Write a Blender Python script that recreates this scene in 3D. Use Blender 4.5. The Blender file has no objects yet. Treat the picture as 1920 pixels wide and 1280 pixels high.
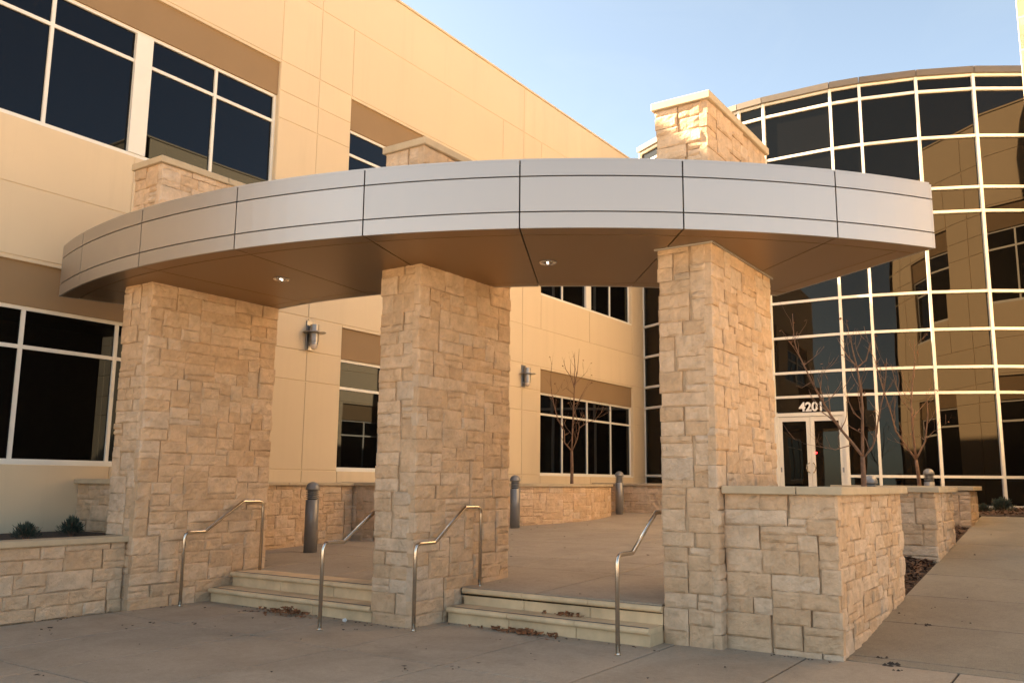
import bpy, bmesh, math, random
from mathutils import Vector, Matrix, noise
R = math.radians
rng = random.Random(7)
sc = bpy.context.scene
COL = sc.collection

# ------------------------------------------------------------------ camera
CAM = Vector((0, 0, 1.6))
YAW, PIT, ROL = R(34.2256), R(9.1546), R(0.56407)
FPX = 1632.93
fw = Vector((math.cos(YAW)*math.cos(PIT), math.sin(YAW)*math.cos(PIT), math.sin(PIT)))
r0 = Vector((math.sin(YAW), -math.cos(YAW), 0)); u0 = r0.cross(fw)
cr, sr = math.cos(ROL), math.sin(ROL)
rt = cr*r0 + sr*u0; up = -sr*r0 + cr*u0
cam_d = bpy.data.cameras.new('camera'); cam = bpy.data.objects.new('camera', cam_d); COL.objects.link(cam)
cam_d.sensor_width = 36.0; cam_d.lens = FPX/1920*36.0; cam_d.clip_end = 3000; cam_d.clip_start = 0.05
m = Matrix.Identity(4)
for i, v in enumerate((rt, up, -fw)):
    m[0][i], m[1][i], m[2][i] = v
m.translation = CAM
cam.matrix_world = m
sc.camera = cam

def ray(x, y):
    return rt*((x-960)/FPX) - up*((y-640)/FPX) + fw

def on_dist(x, y, D):           # point on the pixel's ray at depth D
    return CAM + ray(x, y)*D

# ------------------------------------------------------------------ sky and sun
SUN_AZ_FROM = Vector((-0.30, 0.954, 0)).normalized()
SUN_EL = R(37)
w = bpy.data.worlds.new('World'); sc.world = w; w.use_nodes = True
nt = w.node_tree; nt.nodes.clear()
wo = nt.nodes.new('ShaderNodeOutputWorld'); bg = nt.nodes.new('ShaderNodeBackground')
sky = nt.nodes.new('ShaderNodeTexSky'); sky.sky_type = 'NISHITA'; sky.sun_disc = False
sky.sun_elevation = SUN_EL
sky.sun_rotation = math.atan2(SUN_AZ_FROM.x, SUN_AZ_FROM.y)
sky.air_density = 0.55; sky.dust_density = 1.2; sky.ozone_density = 0.6
bg.inputs['Strength'].default_value = 0.05
hs = nt.nodes.new('ShaderNodeHueSaturation'); hs.inputs['Saturation'].default_value = .76
nt.links.new(sky.outputs[0], hs.inputs['Color'])
tcw = nt.nodes.new('ShaderNodeTexCoord'); mpw = nt.nodes.new('ShaderNodeMapping'); mpw.inputs['Scale'].default_value = (1.4, 2.6, 5.0)
nt.links.new(tcw.outputs['Generated'], mpw.inputs['Vector'])
cn = nt.nodes.new('ShaderNodeTexNoise'); cn.inputs['Scale'].default_value = 2.2; cn.inputs['Detail'].default_value = 9; cn.inputs['Roughness'].default_value = .62; cn.inputs['Distortion'].default_value = .9
nt.links.new(mpw.outputs[0], cn.inputs['Vector'])
cm = nt.nodes.new('ShaderNodeMapRange'); cm.inputs[1].default_value = .50; cm.inputs[2].default_value = .85; cm.inputs[4].default_value = .10
nt.links.new(cn.outputs['Fac'], cm.inputs[0])
cx = nt.nodes.new('ShaderNodeMix'); cx.data_type = 'RGBA'; cx.inputs[7].default_value = (2.4, 2.5, 2.65, 1)
nt.links.new(cm.outputs[0], cx.inputs[0]); nt.links.new(hs.outputs[0], cx.inputs[6])
tm = nt.nodes.new('ShaderNodeMix'); tm.data_type = 'RGBA'; tm.blend_type = 'MULTIPLY'; tm.inputs[0].default_value = 1.0; tm.inputs[7].default_value = (.97, 1.0, .88, 1)
nt.links.new(cx.outputs[2], tm.inputs[6]); nt.links.new(tm.outputs[2], bg.inputs[0]); nt.links.new(bg.outputs[0], wo.inputs[0])
sd = bpy.data.lights.new('sun', 'SUN'); so = bpy.data.objects.new('sun', sd); COL.objects.link(so)
sd.energy = 5.0; sd.angle = R(0.6); sd.color = (1.0, 0.76, 0.50)
sv = (SUN_AZ_FROM*math.cos(SUN_EL) + Vector((0, 0, math.sin(SUN_EL))))
so.rotation_euler = sv.to_track_quat('Z', 'Y').to_euler(); so.location = sv*40
vs = sc.view_settings
vs.view_transform = 'Standard'; vs.look = 'None'; vs.gamma = 1; vs.use_curve_mapping = False
vs.exposure = 3.2
try:
    sc.cycles.use_denoising = True
    sc.cycles.max_bounces = 8; sc.cycles.diffuse_bounces = 4; sc.cycles.glossy_bounces = 4
except Exception:
    pass

# ------------------------------------------------------------------ materials
def lerp_nodes(nt, fac, a, b):
    mx = nt.nodes.new('ShaderNodeMix'); mx.data_type = 'RGBA'
    if isinstance(fac, float): mx.inputs[0].default_value = fac
    else: nt.links.new(fac, mx.inputs[0])
    for s, v in ((6, a), (7, b)):
        if isinstance(v, tuple): mx.inputs[s].default_value = (*v, 1)
        else: nt.links.new(v, mx.inputs[s])
    return mx.outputs[2]

def ramp(nt, src, p0, p1):
    mr = nt.nodes.new('ShaderNodeMapRange'); mr.inputs[1].default_value = p0; mr.inputs[2].default_value = p1
    nt.links.new(src, mr.inputs[0]); return mr.outputs[0]

def noise_n(nt, vec, scale, detail=4, rough=.6, dist=0.0):
    n = nt.nodes.new('ShaderNodeTexNoise'); n.inputs['Scale'].default_value = scale
    n.inputs['Detail'].default_value = detail; n.inputs['Roughness'].default_value = rough
    n.inputs['Distortion'].default_value = dist
    nt.links.new(vec, n.inputs['Vector']); return n.outputs['Fac']

def newmat(name):
    mt = bpy.data.materials.new(name); mt.use_nodes = True
    nt = mt.node_tree; b = nt.nodes['Principled BSDF']
    return mt, nt, b

def wpos(nt):
    return nt.nodes.new('ShaderNodeNewGeometry').outputs['Position']

def simple(name, col, rough=.5, metal=0.0, var=.12, scale=3.0, bump=0.0, bscale=60, spec=.5, ovar=0.0, streak=0.0):
    mt, nt, b = newmat(name); p = wpos(nt)
    f = ramp(nt, noise_n(nt, p, scale, 5), .3, .7)
    dark = tuple(c*(1-var) for c in col); lite = tuple(min(1, c*(1+var)) for c in col)
    c_ = lerp_nodes(nt, f, dark, lite)
    if ovar:
        oi = nt.nodes.new('ShaderNodeObjectInfo')
        c_ = lerp_nodes(nt, ramp(nt, oi.outputs['Random'], 0, 1/(ovar*2)), c_, (0.0, 0.0, 0.0)) if False else lerp_nodes(nt, ramp(nt, oi.outputs['Random'], 0, 1), c_, tuple(q*(1-ovar*2) for q in col))
    if streak:
        mp = nt.nodes.new('ShaderNodeMapping'); mp.inputs['Scale'].default_value = (1, 1, .07); nt.links.new(p, mp.inputs['Vector'])
        c_ = lerp_nodes(nt, ramp(nt, noise_n(nt, mp.outputs[0], 2.6, 7, .7), .52, .8), c_, tuple(q*(1-streak) for q in col))
    nt.links.new(c_, b.inputs['Base Color'])
    b.inputs['Roughness'].default_value = rough; b.inputs['Metallic'].default_value = metal
    b.inputs['Specular IOR Level'].default_value = spec
    if bump:
        bn = nt.nodes.new('ShaderNodeBump'); bn.inputs['Strength'].default_value = bump; bn.inputs['Distance'].default_value = .01
        nt.links.new(noise_n(nt, p, bscale, 6), bn.inputs['Height']); nt.links.new(bn.outputs[0], b.inputs['Normal'])
    return mt

def stone_mat():
    mt, nt, b = newmat('limestone')
    oi = nt.nodes.new('ShaderNodeObjectInfo'); p = wpos(nt)
    cream, pale, tan, grey = (.67, .475, .305), (.71, .53, .365), (.62, .425, .26), (.59, .47, .355)
    rnd = oi.outputs['Random']
    c1 = lerp_nodes(nt, ramp(nt, rnd, 0, .55), tan, cream)
    c2 = lerp_nodes(nt, ramp(nt, rnd, .5, .85), c1, pale)
    c3 = lerp_nodes(nt, ramp(nt, rnd, .9, 1.05), c2, grey)
    f = ramp(nt, noise_n(nt, p, 7, 6, .65), .38, .72)
    c4 = lerp_nodes(nt, f, c3, lerp_nodes(nt, .45, c3, (.27, .19, .115)))
    f2 = ramp(nt, noise_n(nt, p, 1.3, 3), .5, .75)
    c5 = lerp_nodes(nt, f2, c4, lerp_nodes(nt, .35, c4, (.36, .315, .25)))
    nt.links.new(c5, b.inputs['Base Color'])
    b.inputs['Roughness'].default_value = .9; b.inputs['Specular IOR Level'].default_value = .2
    bn = nt.nodes.new('ShaderNodeBump'); bn.inputs['Strength'].default_value = .85; bn.inputs['Distance'].default_value = .03
    nt.links.new(noise_n(nt, p, 17, 8, .66, .6), bn.inputs['Height']); nt.links.new(bn.outputs[0], b.inputs['Normal'])
    return mt

def concrete_mat(name, col, stain):
    mt, nt, b = newmat(name); p = wpos(nt)
    oi = nt.nodes.new('ShaderNodeObjectInfo')
    base = lerp_nodes(nt, ramp(nt, oi.outputs['Random'], 0, 1), tuple(c*.93 for c in col), tuple(c*1.06 for c in col))
    a = ramp(nt, noise_n(nt, p, .9, 6, .7, .6), .42, .7)
    c1 = lerp_nodes(nt, a, base, stain)
    sp = ramp(nt, noise_n(nt, p, 90, 3, .7), .35, .65)
    c2 = lerp_nodes(nt, sp, lerp_nodes(nt, .18, c1, (.12, .10, .08)), lerp_nodes(nt, .12, c1, (.7, .66, .58)))
    md = ramp(nt, noise_n(nt, p, 19, 5, .7), .38, .66)
    c2 = lerp_nodes(nt, md, lerp_nodes(nt, .16, c2, (.08, .065, .05)), c2)
    st = ramp(nt, noise_n(nt, p, 4.2, 9, .78, .5), .56, .74)
    c3 = lerp_nodes(nt, st, c2, lerp_nodes(nt, .42, c2, (.10, .08, .058)))
    nt.links.new(c3, b.inputs['Base Color']); b.inputs['Roughness'].default_value = .76
    b.inputs['Specular IOR Level'].default_value = .3
    bn = nt.nodes.new('ShaderNodeBump'); bn.inputs['Strength'].default_value = .25; bn.inputs['Distance'].default_value = .004
    nt.links.new(noise_n(nt, p, 120, 5), bn.inputs['Height']); nt.links.new(bn.outputs[0], b.inputs['Normal'])
    return mt

def glass_mat(name, wob, spec):
    mt, nt, b = newmat(name)
    b.inputs['Base Color'].default_value = (.004, .0035, .003, 1)
    b.inputs['Roughness'].default_value = .015; b.inputs['IOR'].default_value = 1.5; b.inputs['Specular IOR Level'].default_value = spec
    b.inputs['Specular Tint'].default_value = (1.0, .86, .68, 1)
    oi = nt.nodes.new('ShaderNodeObjectInfo'); p = wpos(nt)
    va = nt.nodes.new('ShaderNodeVectorMath'); va.operation = 'MULTIPLY_ADD'
    nt.links.new(oi.outputs['Random'], va.inputs[0]); va.inputs[1].default_value = (37, 53, 71); nt.links.new(p, va.inputs[2])
    n1 = noise_n(nt, va.outputs[0], .55, 1.0, .4)
    bn = nt.nodes.new('ShaderNodeBump'); bn.inputs['Strength'].default_value = 1.0; bn.inputs['Distance'].default_value = wob
    nt.links.new(n1, bn.inputs['Height']); nt.links.new(bn.outputs[0], b.inputs['Normal'])
    return mt

M = {}
M['stone'] = stone_mat()
M['mortar'] = simple('mortar', (.46, .34, .22), .95, var=.2, scale=8, bump=.4)
M['cap'] = simple('cast_stone', (.47, .375, .25), .8, var=.10, scale=4, bump=.15, spec=.3)
M['step'] = simple('step_stone', (.66, .49, .295), .8, var=.18, scale=3, bump=.15, spec=.3)
M['nosing_strip'] = simple('nosing_strip', (.06, .06, .055), .6)
M['wall'] = simple('painted_concrete', (.66, .525, .352), .85, var=.035, scale=.6, bump=.06, bscale=140, spec=.2, ovar=.025, streak=.10)
M['band'] = simple('tan_paint', (.27, .18, .098), .85, var=.05, scale=.8, bump=.06, bscale=140, spec=.2)
M['frame'] = simple('window_frame', (.74, .70, .62), .4, var=.03)
M['glass'] = glass_mat('tinted_glass', .0035, .26)
M['glass'].node_tree.nodes['Principled BSDF'].inputs['Specular Tint'].default_value = (.72, .86, 1.0, 1)
M['drumglass'] = glass_mat('bronze_glass', .0075, .36)
M['metal'] = simple('silver_panel', (.475, .45, .425), .46, .9, var=.02, scale=.8, ovar=.05)
M['soffit'] = simple('brown_soffit', (.27, .175, .092), .36, .9, var=.03, scale=.8, ovar=.05)  # darker, browner metal base than the silver fascia panels
M['joint'] = simple('dark_joint', (.03, .027, .024), .8)
M['steel'] = simple('brushed_steel', (.62, .55, .46), .24, 1.0, var=.05, scale=20)
M['bollard'] = simple('bollard_paint', (.235, .225, .215), .35, .3, var=.06)
M['louver'] = simple('dark_louver', (.035, .034, .033), .5)
M['sconce'] = simple('sconce_metal', (.30, .29, .28), .35, .8, var=.05)
M['sconceglass'] = simple('frosted_lens', (.55, .46, .38), .4)
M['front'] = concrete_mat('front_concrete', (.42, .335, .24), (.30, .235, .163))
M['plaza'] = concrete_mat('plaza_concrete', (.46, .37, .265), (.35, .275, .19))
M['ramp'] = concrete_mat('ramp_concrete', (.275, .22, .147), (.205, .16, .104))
M['gap'] = simple('joint_dirt', (.045, .035, .026), .95)
M['bounce_ground'] = simple('bounce_ground', (.40, .32, .22), .9, var=.2, scale=2, bump=.3)  # out-of-view concrete ground, tone raised to bounce warm light into the courtyard
M['mulch'] = simple('mulch', (.060, .032, .019), .95, var=.5, scale=30, bump=1.0, bscale=40)
M['chip'] = simple('bark_chip', (.11, .055, .028), .9, var=.6, scale=15)
M['soil'] = simple('soil', (.05, .035, .025), .95, var=.4, scale=12, bump=.8)
M['bark'] = simple('bark', (.185, .105, .066), .85, var=.3, scale=14, bump=.5, bscale=80)
M['leafdry'] = simple('dry_leaf', (.21, .083, .03), .75, var=.7, scale=18)
M['leafdark'] = simple('dark_leaf', (.06, .04, .028), .85, var=.5, scale=18)
M['shrub'] = simple('shrub_leaf', (.045, .06, .04), .6, var=.5, scale=14)
M['number'] = simple('white_number', (.80, .78, .74), .4, var=.01)
M['paper'] = simple('white_paper', (.75, .74, .72), .7, var=.05)
M['lampring'] = simple('lamp_reflector', (.75, .70, .62), .15, .9, var=.02)
mt, nt_, b_ = newmat('lamp_glow'); b_.inputs['Emission Color'].default_value = (1, .82, .6, 1); b_.inputs['Emission Strength'].default_value = 1.0; M['bulb'] = mt
mt, nt_, b_ = newmat('red_glow'); b_.inputs['Base Color'].default_value = (.4, .01, .01, 1); b_.inputs['Emission Color'].default_value = (1, .02, .02, 1); b_.inputs['Emission Strength'].default_value = 1.2; M['red'] = mt
M['roofing'] = simple('roofing', (.35, .33, .30), .9)
M['cornice'] = simple('cornice_metal', (.13, .105, .08), .5, .3, var=.05)

# ------------------------------------------------------------------ object helpers
OFF = {}
def tag(o, label=None, cat=None, group=None, kind=None):
    for k, v in (('label', label), ('category', cat), ('group', group), ('kind', kind)):
        if v: o[k] = v
    return o

def thing(name, loc, label=None, cat=None, group=None, kind=None):
    o = bpy.data.objects.new(name, None); o.empty_display_size = .2
    o.location = loc; COL.objects.link(o); OFF[o] = Vector(loc)
    return tag(o, label, cat, group, kind)

def link(name, me, parent=None, loc=(0, 0, 0)):
    o = bpy.data.objects.new(name, me); COL.objects.link(o); o.location = loc
    if parent: o.parent = parent
    OFF[o] = (OFF[parent] if parent else Vector((0, 0, 0))) + Vector(loc)
    return o

class MB:
    """collects world-space geometry for one mesh"""
    def __init__(s): s.v = []; s.f = []
    def poly(s, pts):
        b = len(s.v); s.v += [tuple(p) for p in pts]; s.f.append(tuple(range(b, b+len(pts)))); return s
    def hexa(s, p):        # p: 8 points, bottom ring 0-3 ccw from above, top ring 4-7
        b = len(s.v); s.v += [tuple(q) for q in p]
        for f in ((3, 2, 1, 0), (4, 5, 6, 7), (0, 1, 5, 4), (1, 2, 6, 5), (2, 3, 7, 6), (3, 0, 4, 7)):
            s.f.append(tuple(b+i for i in f))
        return s
    def box(s, x0, x1, y0, y1, z0, z1):
        return s.hexa([(x0, y0, z0), (x1, y0, z0), (x1, y1, z0), (x0, y1, z0), (x0, y0, z1), (x1, y0, z1), (x1, y1, z1), (x0, y1, z1)])
    def sector(s, c, r0, r1, a0, a1, z0, z1, n=None):
        n = n or max(1, int(abs(a1-a0)/R(1.6))+1)
        b = len(s.v)
        for i in range(n+1):
            a = a0+(a1-a0)*i/n; ca, sa = math.cos(a), math.sin(a)
            for r, z in ((r0, z0), (r1, z0), (r1, z1), (r0, z1)):
                s.v.append((c[0]+r*ca, c[1]+r*sa, z))
        for i in range(n):
            k = b+4*i
            for j in range(4):
                j2 = (j+1) % 4
                s.f.append((k+j, k+j2, k+4+j2, k+4+j))
        s.f.append((b+3, b+2, b+1, b)); k = b+4*n; s.f.append((k, k+1, k+2, k+3))
        return s
    def tube(s, pts, rad, n=10, cap=True):
        pts = [Vector(p) for p in pts]
        rads = rad if isinstance(rad, (list, tuple)) else [rad]*len(pts)
        t0 = (pts[1]-pts[0]).normalized()
        ref = Vector((0, 0, 1)) if abs(t0.z) < .9 else Vector((1, 0, 0))
        u = t0.cross(ref).normalized(); b = len(s.v)
        for i, p in enumerate(pts):
            if i == 0: t = t0
            elif i == len(pts)-1: t = (pts[i]-pts[i-1]).normalized()
            else: t = ((pts[i]-pts[i-1]).normalized()+(pts[i+1]-pts[i]).normalized())
            t = t.normalized() if t.length > 1e-6 else t0
            u = (u-t*u.dot(t)).normalized(); w = t.cross(u)
            for k in range(n):
                a = 2*math.pi*k/n
                s.v.append(tuple(p+(u*math.cos(a)+w*math.sin(a))*rads[i]))
        for i in range(len(pts)-1):
            for k in range(n):
                k2 = (k+1) % n
                s.f.append((b+i*n+k, b+i*n+k2, b+(i+1)*n+k2, b+(i+1)*n+k))
        if cap:
            s.f.append(tuple(b+k for k in reversed(range(n)))); e = b+(len(pts)-1)*n; s.f.append(tuple(e+k for k in range(n)))
        return s
    def lathe(s, c, prof, n=24):
        b = len(s.v)
        for r, z in prof:
            for k in range(n):
                a = 2*math.pi*k/n; s.v.append((c[0]+r*math.cos(a), c[1]+r*math.sin(a), c[2]+z))
        for i in range(len(prof)-1):
            for k in range(n):
                k2 = (k+1) % n
                s.f.append((b+i*n+k, b+i*n+k2, b+(i+1)*n+k2, b+(i+1)*n+k))
        s.f.append(tuple(b+k for k in reversed(range(n)))); e = b+(len(prof)-1)*n; s.f.append(tuple(e+k for k in range(n)))
        return s
    def build(s, name, mat, parent=None, smooth=False, bevel=0.0):
        off = OFF[parent] if parent else Vector((0, 0, 0))
        me = bpy.data.meshes.new(name)
        me.from_pydata([(x-off.x, y-off.y, z-off.z) for x, y, z in s.v], [], s.f)
        bm = bmesh.new(); bm.from_mesh(me)
        bmesh.ops.recalc_face_normals(bm, faces=bm.faces)
        if bevel: bmesh.ops.bevel(bm, geom=list(bm.edges), offset=bevel, segments=1, affect='EDGES', profile=.5)
        bm.to_mesh(me); bm.free()
        me.materials.append(mat)
        if smooth:
            try: me.shade_smooth()
            except Exception: pass
            for pl in me.polygons: pl.use_smooth = True
        return link(name, me, parent)

def single(mb, name, mat, label, cat, group=None, kind=None, **kw):
    """a thing that is one mesh, its origin at the base centre"""
    xs = [v[0] for v in mb.v]; ys = [v[1] for v in mb.v]; zs = [v[2] for v in mb.v]
    c = Vector(((min(xs)+max(xs))/2, (min(ys)+max(ys))/2, min(zs)))
    mb.v = [(x-c.x, y-c.y, z-c.z) for x, y, z in mb.v]
    o = mb.build(name, mat, None, **kw); o.location = c; OFF[o] = c
    return tag(o, label, cat, group, kind)

# ------------------------------------------------------------------ stones
UW, UH = .094, .075
STONES = {}
def stone_mesh(w, h, var, depth=.085):
    key = (round(w, 3), round(h, 3), var)
    if key in STONES: return STONES[key]
    nx = max(3, min(8, int(w/.05)+1)); ny = max(3, min(6, int(h/.035)+1))
    sd = Vector((var*13.7+w*31, var*7.1+h*17, var*3.3))
    g = .0015; bl = .009+.010*noise.noise(sd*3.1)
    v = []; f = []
    tx = .009*noise.noise(sd*1.7+Vector((5, 0, 0))); ty = .010*noise.noise(sd*1.7+Vector((0, 9, 0)))
    for j in range(ny+1):
        for i in range(nx+1):
            x = i/nx; y = j/ny
            if i == 1 and nx > 3: x = min(x, .022/w)
            if i == nx-1 and nx > 3: x = max(x, 1-.022/w)
            if j == 1 and ny > 3: y = min(y, .02/h)
            if j == ny-1 and ny > 3: y = max(y, 1-.02/h)
            px, py = -w/2+g+x*(w-2*g), -h/2+g+y*(h-2*g)
            edge = i in (0, nx) or j in (0, ny)
            q = Vector((px, py, 0))
            d = (.0+.005*noise.noise(q*9+sd)) if edge else (bl+.014*noise.noise(q*8.5+sd*2)+.012*noise.noise(q*19+sd)+tx*(2*x-1)+ty*(2*y-1))
            jx = .006*noise.noise(q*14+sd*4) ; jy = .006*noise.noise(q*14+sd*5)
            v.append((px+jx, py+jy, d))
    W = nx+1
    for j in range(ny):
        for i in range(nx):
            a = j*W+i; f.append((a, a+1, a+1+W, a+W))
    ring = [i for i in range(W)]+[j*W+nx for j in range(1, ny+1)]+[ny*W+i for i in range(nx-1, -1, -1)]+[j*W for j in range(ny-1, 0, -1)]
    b = len(v)
    for k in ring: v.append((v[k][0], v[k][1], -depth))
    n = len(ring)
    for k in range(n):
        k2 = (k+1) % n; f.append((ring[k2], ring[k], b+k, b+k2))
    me = bpy.data.meshes.new('stone'); me.from_pydata(v, [], f); me.materials.append(M['stone'])
    STONES[key] = me
    return me

SIZES = [(4, 2, 10), (5, 2, 10), (3, 2, 8), (6, 2, 6), (2, 2, 3), (3, 1, 3), (4, 1, 4), (5, 1, 3), (4, 3, 5), (3, 3, 3), (5, 3, 4), (2, 3, 2), (6, 3, 2), (7, 2, 3)]
def ashlar(nx, ny, rg):
    occ = [[False]*nx for _ in range(ny)]; out = []
    wts = [s[2] for s in SIZES]
    for j in range(ny):
        i = 0
        while i < nx:
            if occ[j][i]: i += 1; continue
            run = 0
            while i+run < nx and not occ[j][i+run]: run += 1
            for _ in range(12):
                w, h, _w = rg.choices(SIZES, wts)[0]
                h = min(h, ny-j)
                if w <= run and run-w != 1 and all(not occ[j+b][i+a] for b in range(h) for a in range(w)): break
            else:
                w, h = (run if run <= 4 else 3), 1
            for b in range(h):
                for a in range(w): occ[j+b][i+a] = True
            out.append((i, j, w, h)); i += w
    return out

def stone_face(parent, fn, W, z0, z1, rg, skip=None, maxn=None):
    """fn(u) -> (point, tangent) on the face line; stones are placed on it between z0 and z1"""
    nx = max(2, round(W/UW)); ny = max(1, round((z1-z0)/UH)); uw, uh = W/nx, (z1-z0)/ny
    n = 0
    for i, j, w, h in ashlar(nx, ny, rg):
        zc = z0+(j+h/2)*uh; uc = (i+w/2)*uw
        if skip and skip(uc, zc, w*uw/2, h*uh/2): continue
        me = stone_mesh(w*uw, h*uh, rg.randrange(3))
        p, t = fn(uc); nrm = Vector((t.y, -t.x, 0))
        o = bpy.data.objects.new('stone', me); COL.objects.link(o); o.parent = parent
        pos = p+nrm*(.009*rg.uniform(-1, 1)); pos.z = zc
        if i == 0: pos -= t*rg.uniform(-.002, .022)
        if i+w == nx: pos += t*rg.uniform(-.002, .022)
        o.location = pos-OFF[parent]
        mm = Matrix(((t.x, 0, nrm.x), (t.y, 0, nrm.y), (0, 1, 0)))
        o.rotation_euler = mm.to_euler(); n += 1
    return n

def line(a, b):
    a = Vector((*a, 0)); b = Vector((*b, 0)); t = (b-a).normalized()
    return (lambda u: (a+t*u, t)), (b-a).length

def cap_slabs(parent, x0, x1, y0, y1, z0, z1, along, step=1.0, name='cap_stone', bevel=.008):
    L = (x1-x0) if along == 'x' else (y1-y0); n = max(1, round(L/step)); g = .003
    for k in range(n):
        a, b = L*k/n+g, L*(k+1)/n-g
        mb = MB()
        if along == 'x': mb.box(x0+a, x0+b, y0, y1, z0, z1)
        else: mb.box(x0, x1, y0+a, y0+b, z0, z1)
        mb.build(name, M['cap'], parent, bevel=bevel)

# ------------------------------------------------------------------ levels
def plaza_z(X, Y): return .36+.031*(X-8.45)-.005*(Y-6.5)
def ramp_z(X): return max(0.0, .0917*(min(X, 19.9)-8.75))

# ------------------------------------------------------------------ ground, pavements
gmb = MB(); gmb.poly([(-900, -900, -.15), (900, -900, -.15), (900, 900, -.15), (-900, 900, -.15)])
tag(gmb.build('ground', M['bounce_ground']), 'out-of-view concrete ground around the courtyard, paled to bounce warm light', None, None, 'structure')

def slab_field(name, xs, ys, zf, mat, label, thick=.12, gap=.02, base_mat='gap', skip=None):
    root = thing(name, (xs[0], ys[0], 0), label, None, None, 'structure')
    bb = MB()
    for i in range(len(xs)-1):
        for j in range(len(ys)-1):
            x0, x1, y0, y1 = xs[i], xs[i+1], ys[j], ys[j+1]
            if skip and skip((x0+x1)/2, (y0+y1)/2): continue
            g = gap/2
            c = [(x0+g, y0+g), (x1-g, y0+g), (x1-g, y1-g), (x0+g, y1-g)]
            mb = MB(); mb.hexa([(x, y, zf(x, y)-thick) for x, y in c]+[(x, y, zf(x, y)) for x, y in c])
            mb.build('paving_slab', mat, root, bevel=.004)
            c = [(x0, y0), (x1, y0), (x1, y1), (x0, y1)]
            bb.hexa([(x, y, zf(x, y)-thick+.03) for x, y in c]+[(x, y, zf(x, y)-.014) for x, y in c])
    bb.build('joint_filler', M[base_mat], root)
    return root

slab_field('front_pavement', [-4.5, -2.35, -.18, 1.98, 4.13, 6.30, 8.74], [-5.13, -3.86, -2.59, -1.32, -.05, 1.22, 2.49, 3.76, 5.03, 6.30, 7.57, 8.84, 10.12], lambda x, y: 0.0, M['front'], 'grey concrete pavement in front of the steps')
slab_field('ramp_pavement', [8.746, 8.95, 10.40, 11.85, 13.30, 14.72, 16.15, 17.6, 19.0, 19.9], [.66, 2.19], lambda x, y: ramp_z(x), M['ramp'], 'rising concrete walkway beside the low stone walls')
slab_field('plaza_pavement', [8.52, 10.5, 11.66, 13.9, 16.2, 18.5, 20.8, 22.9, 24.95], [3.2, 3.90, 5.45, 7.13, 8.65, 10.2, 12.28], plaza_z, M['plaza'], 'raised concrete courtyard floor behind the pillars', skip=lambda x, y: x < 10.5 and y < 4.1)

# ------------------------------------------------------------------ mulch beds
def mulch_bed(name, x0, x1, y0, y1, zf, label, nchip=900, seed=1):
    rg = random.Random(seed); root = thing(name, ((x0+x1)/2, y0, zf(x0, y0)), label, None, None, 'structure')
    mb = MB(); nx, ny = 14, 10; b = 0
    for j in range(ny+1):
        for i in range(nx+1):
            x, y = x0+(x1-x0)*i/nx, y0+(y1-y0)*j/ny
            mb.v.append((x, y, zf(x, y)+.03*noise.noise(Vector((x*3, y*3, 0)))))
    for j in range(ny):
        for i in range(nx):
            a = j*(nx+1)+i; mb.f.append((a, a+1, a+nx+2, a+nx+1))
    tag(mb.build('bed', M['mulch'], root, smooth=True), kind='structure')
    ch = MB()
    for _ in range(nchip):
        x, y = rg.uniform(x0+.03, x1-.03), rg.uniform(y0+.02, y1-.02); a = rg.uniform(0, 6.3); l, ww = rg.uniform(.02, .06), rg.uniform(.006, .018)
        z = zf(x, y)+.02+rg.uniform(0, .025); dz = rg.uniform(-.02, .02)
        dx, dy = math.cos(a), math.sin(a)
        ch.poly([(x-dx*l-dy*ww, y-dy*l+dx*ww, z-dz), (x+dx*l-dy*ww, y+dy*l+dx*ww, z+dz), (x+dx*l+dy*ww, y+dy*l-dx*ww, z+dz+.008), (x-dx*l+dy*ww, y-dy*l-dx*ww, z-dz+.008)])
    tag(ch.build('bark_chips', M['chip'], root), kind='stuff')
    return root
mulch_bed('mulch_bed', 11.78, 14.33, 2.20, 3.2, lambda x, y: ramp_z(x)-.03+(y-2.2)*.12, 'dark bark mulch between the first two low walls', 1400, 3)
mulch_bed('mulch_bed', 16.15, 18.28, 2.20, 3.2, lambda x, y: ramp_z(x)-.03+(y-2.2)*.02, 'dark bark mulch between the second and third low walls', 900, 4)
mulch_bed('mulch_bed', 19.92, 26.3, .68, 3.2, lambda x, y: 1.03, 'dark bark mulch at the foot of the curved glass', 1500, 5)

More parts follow.
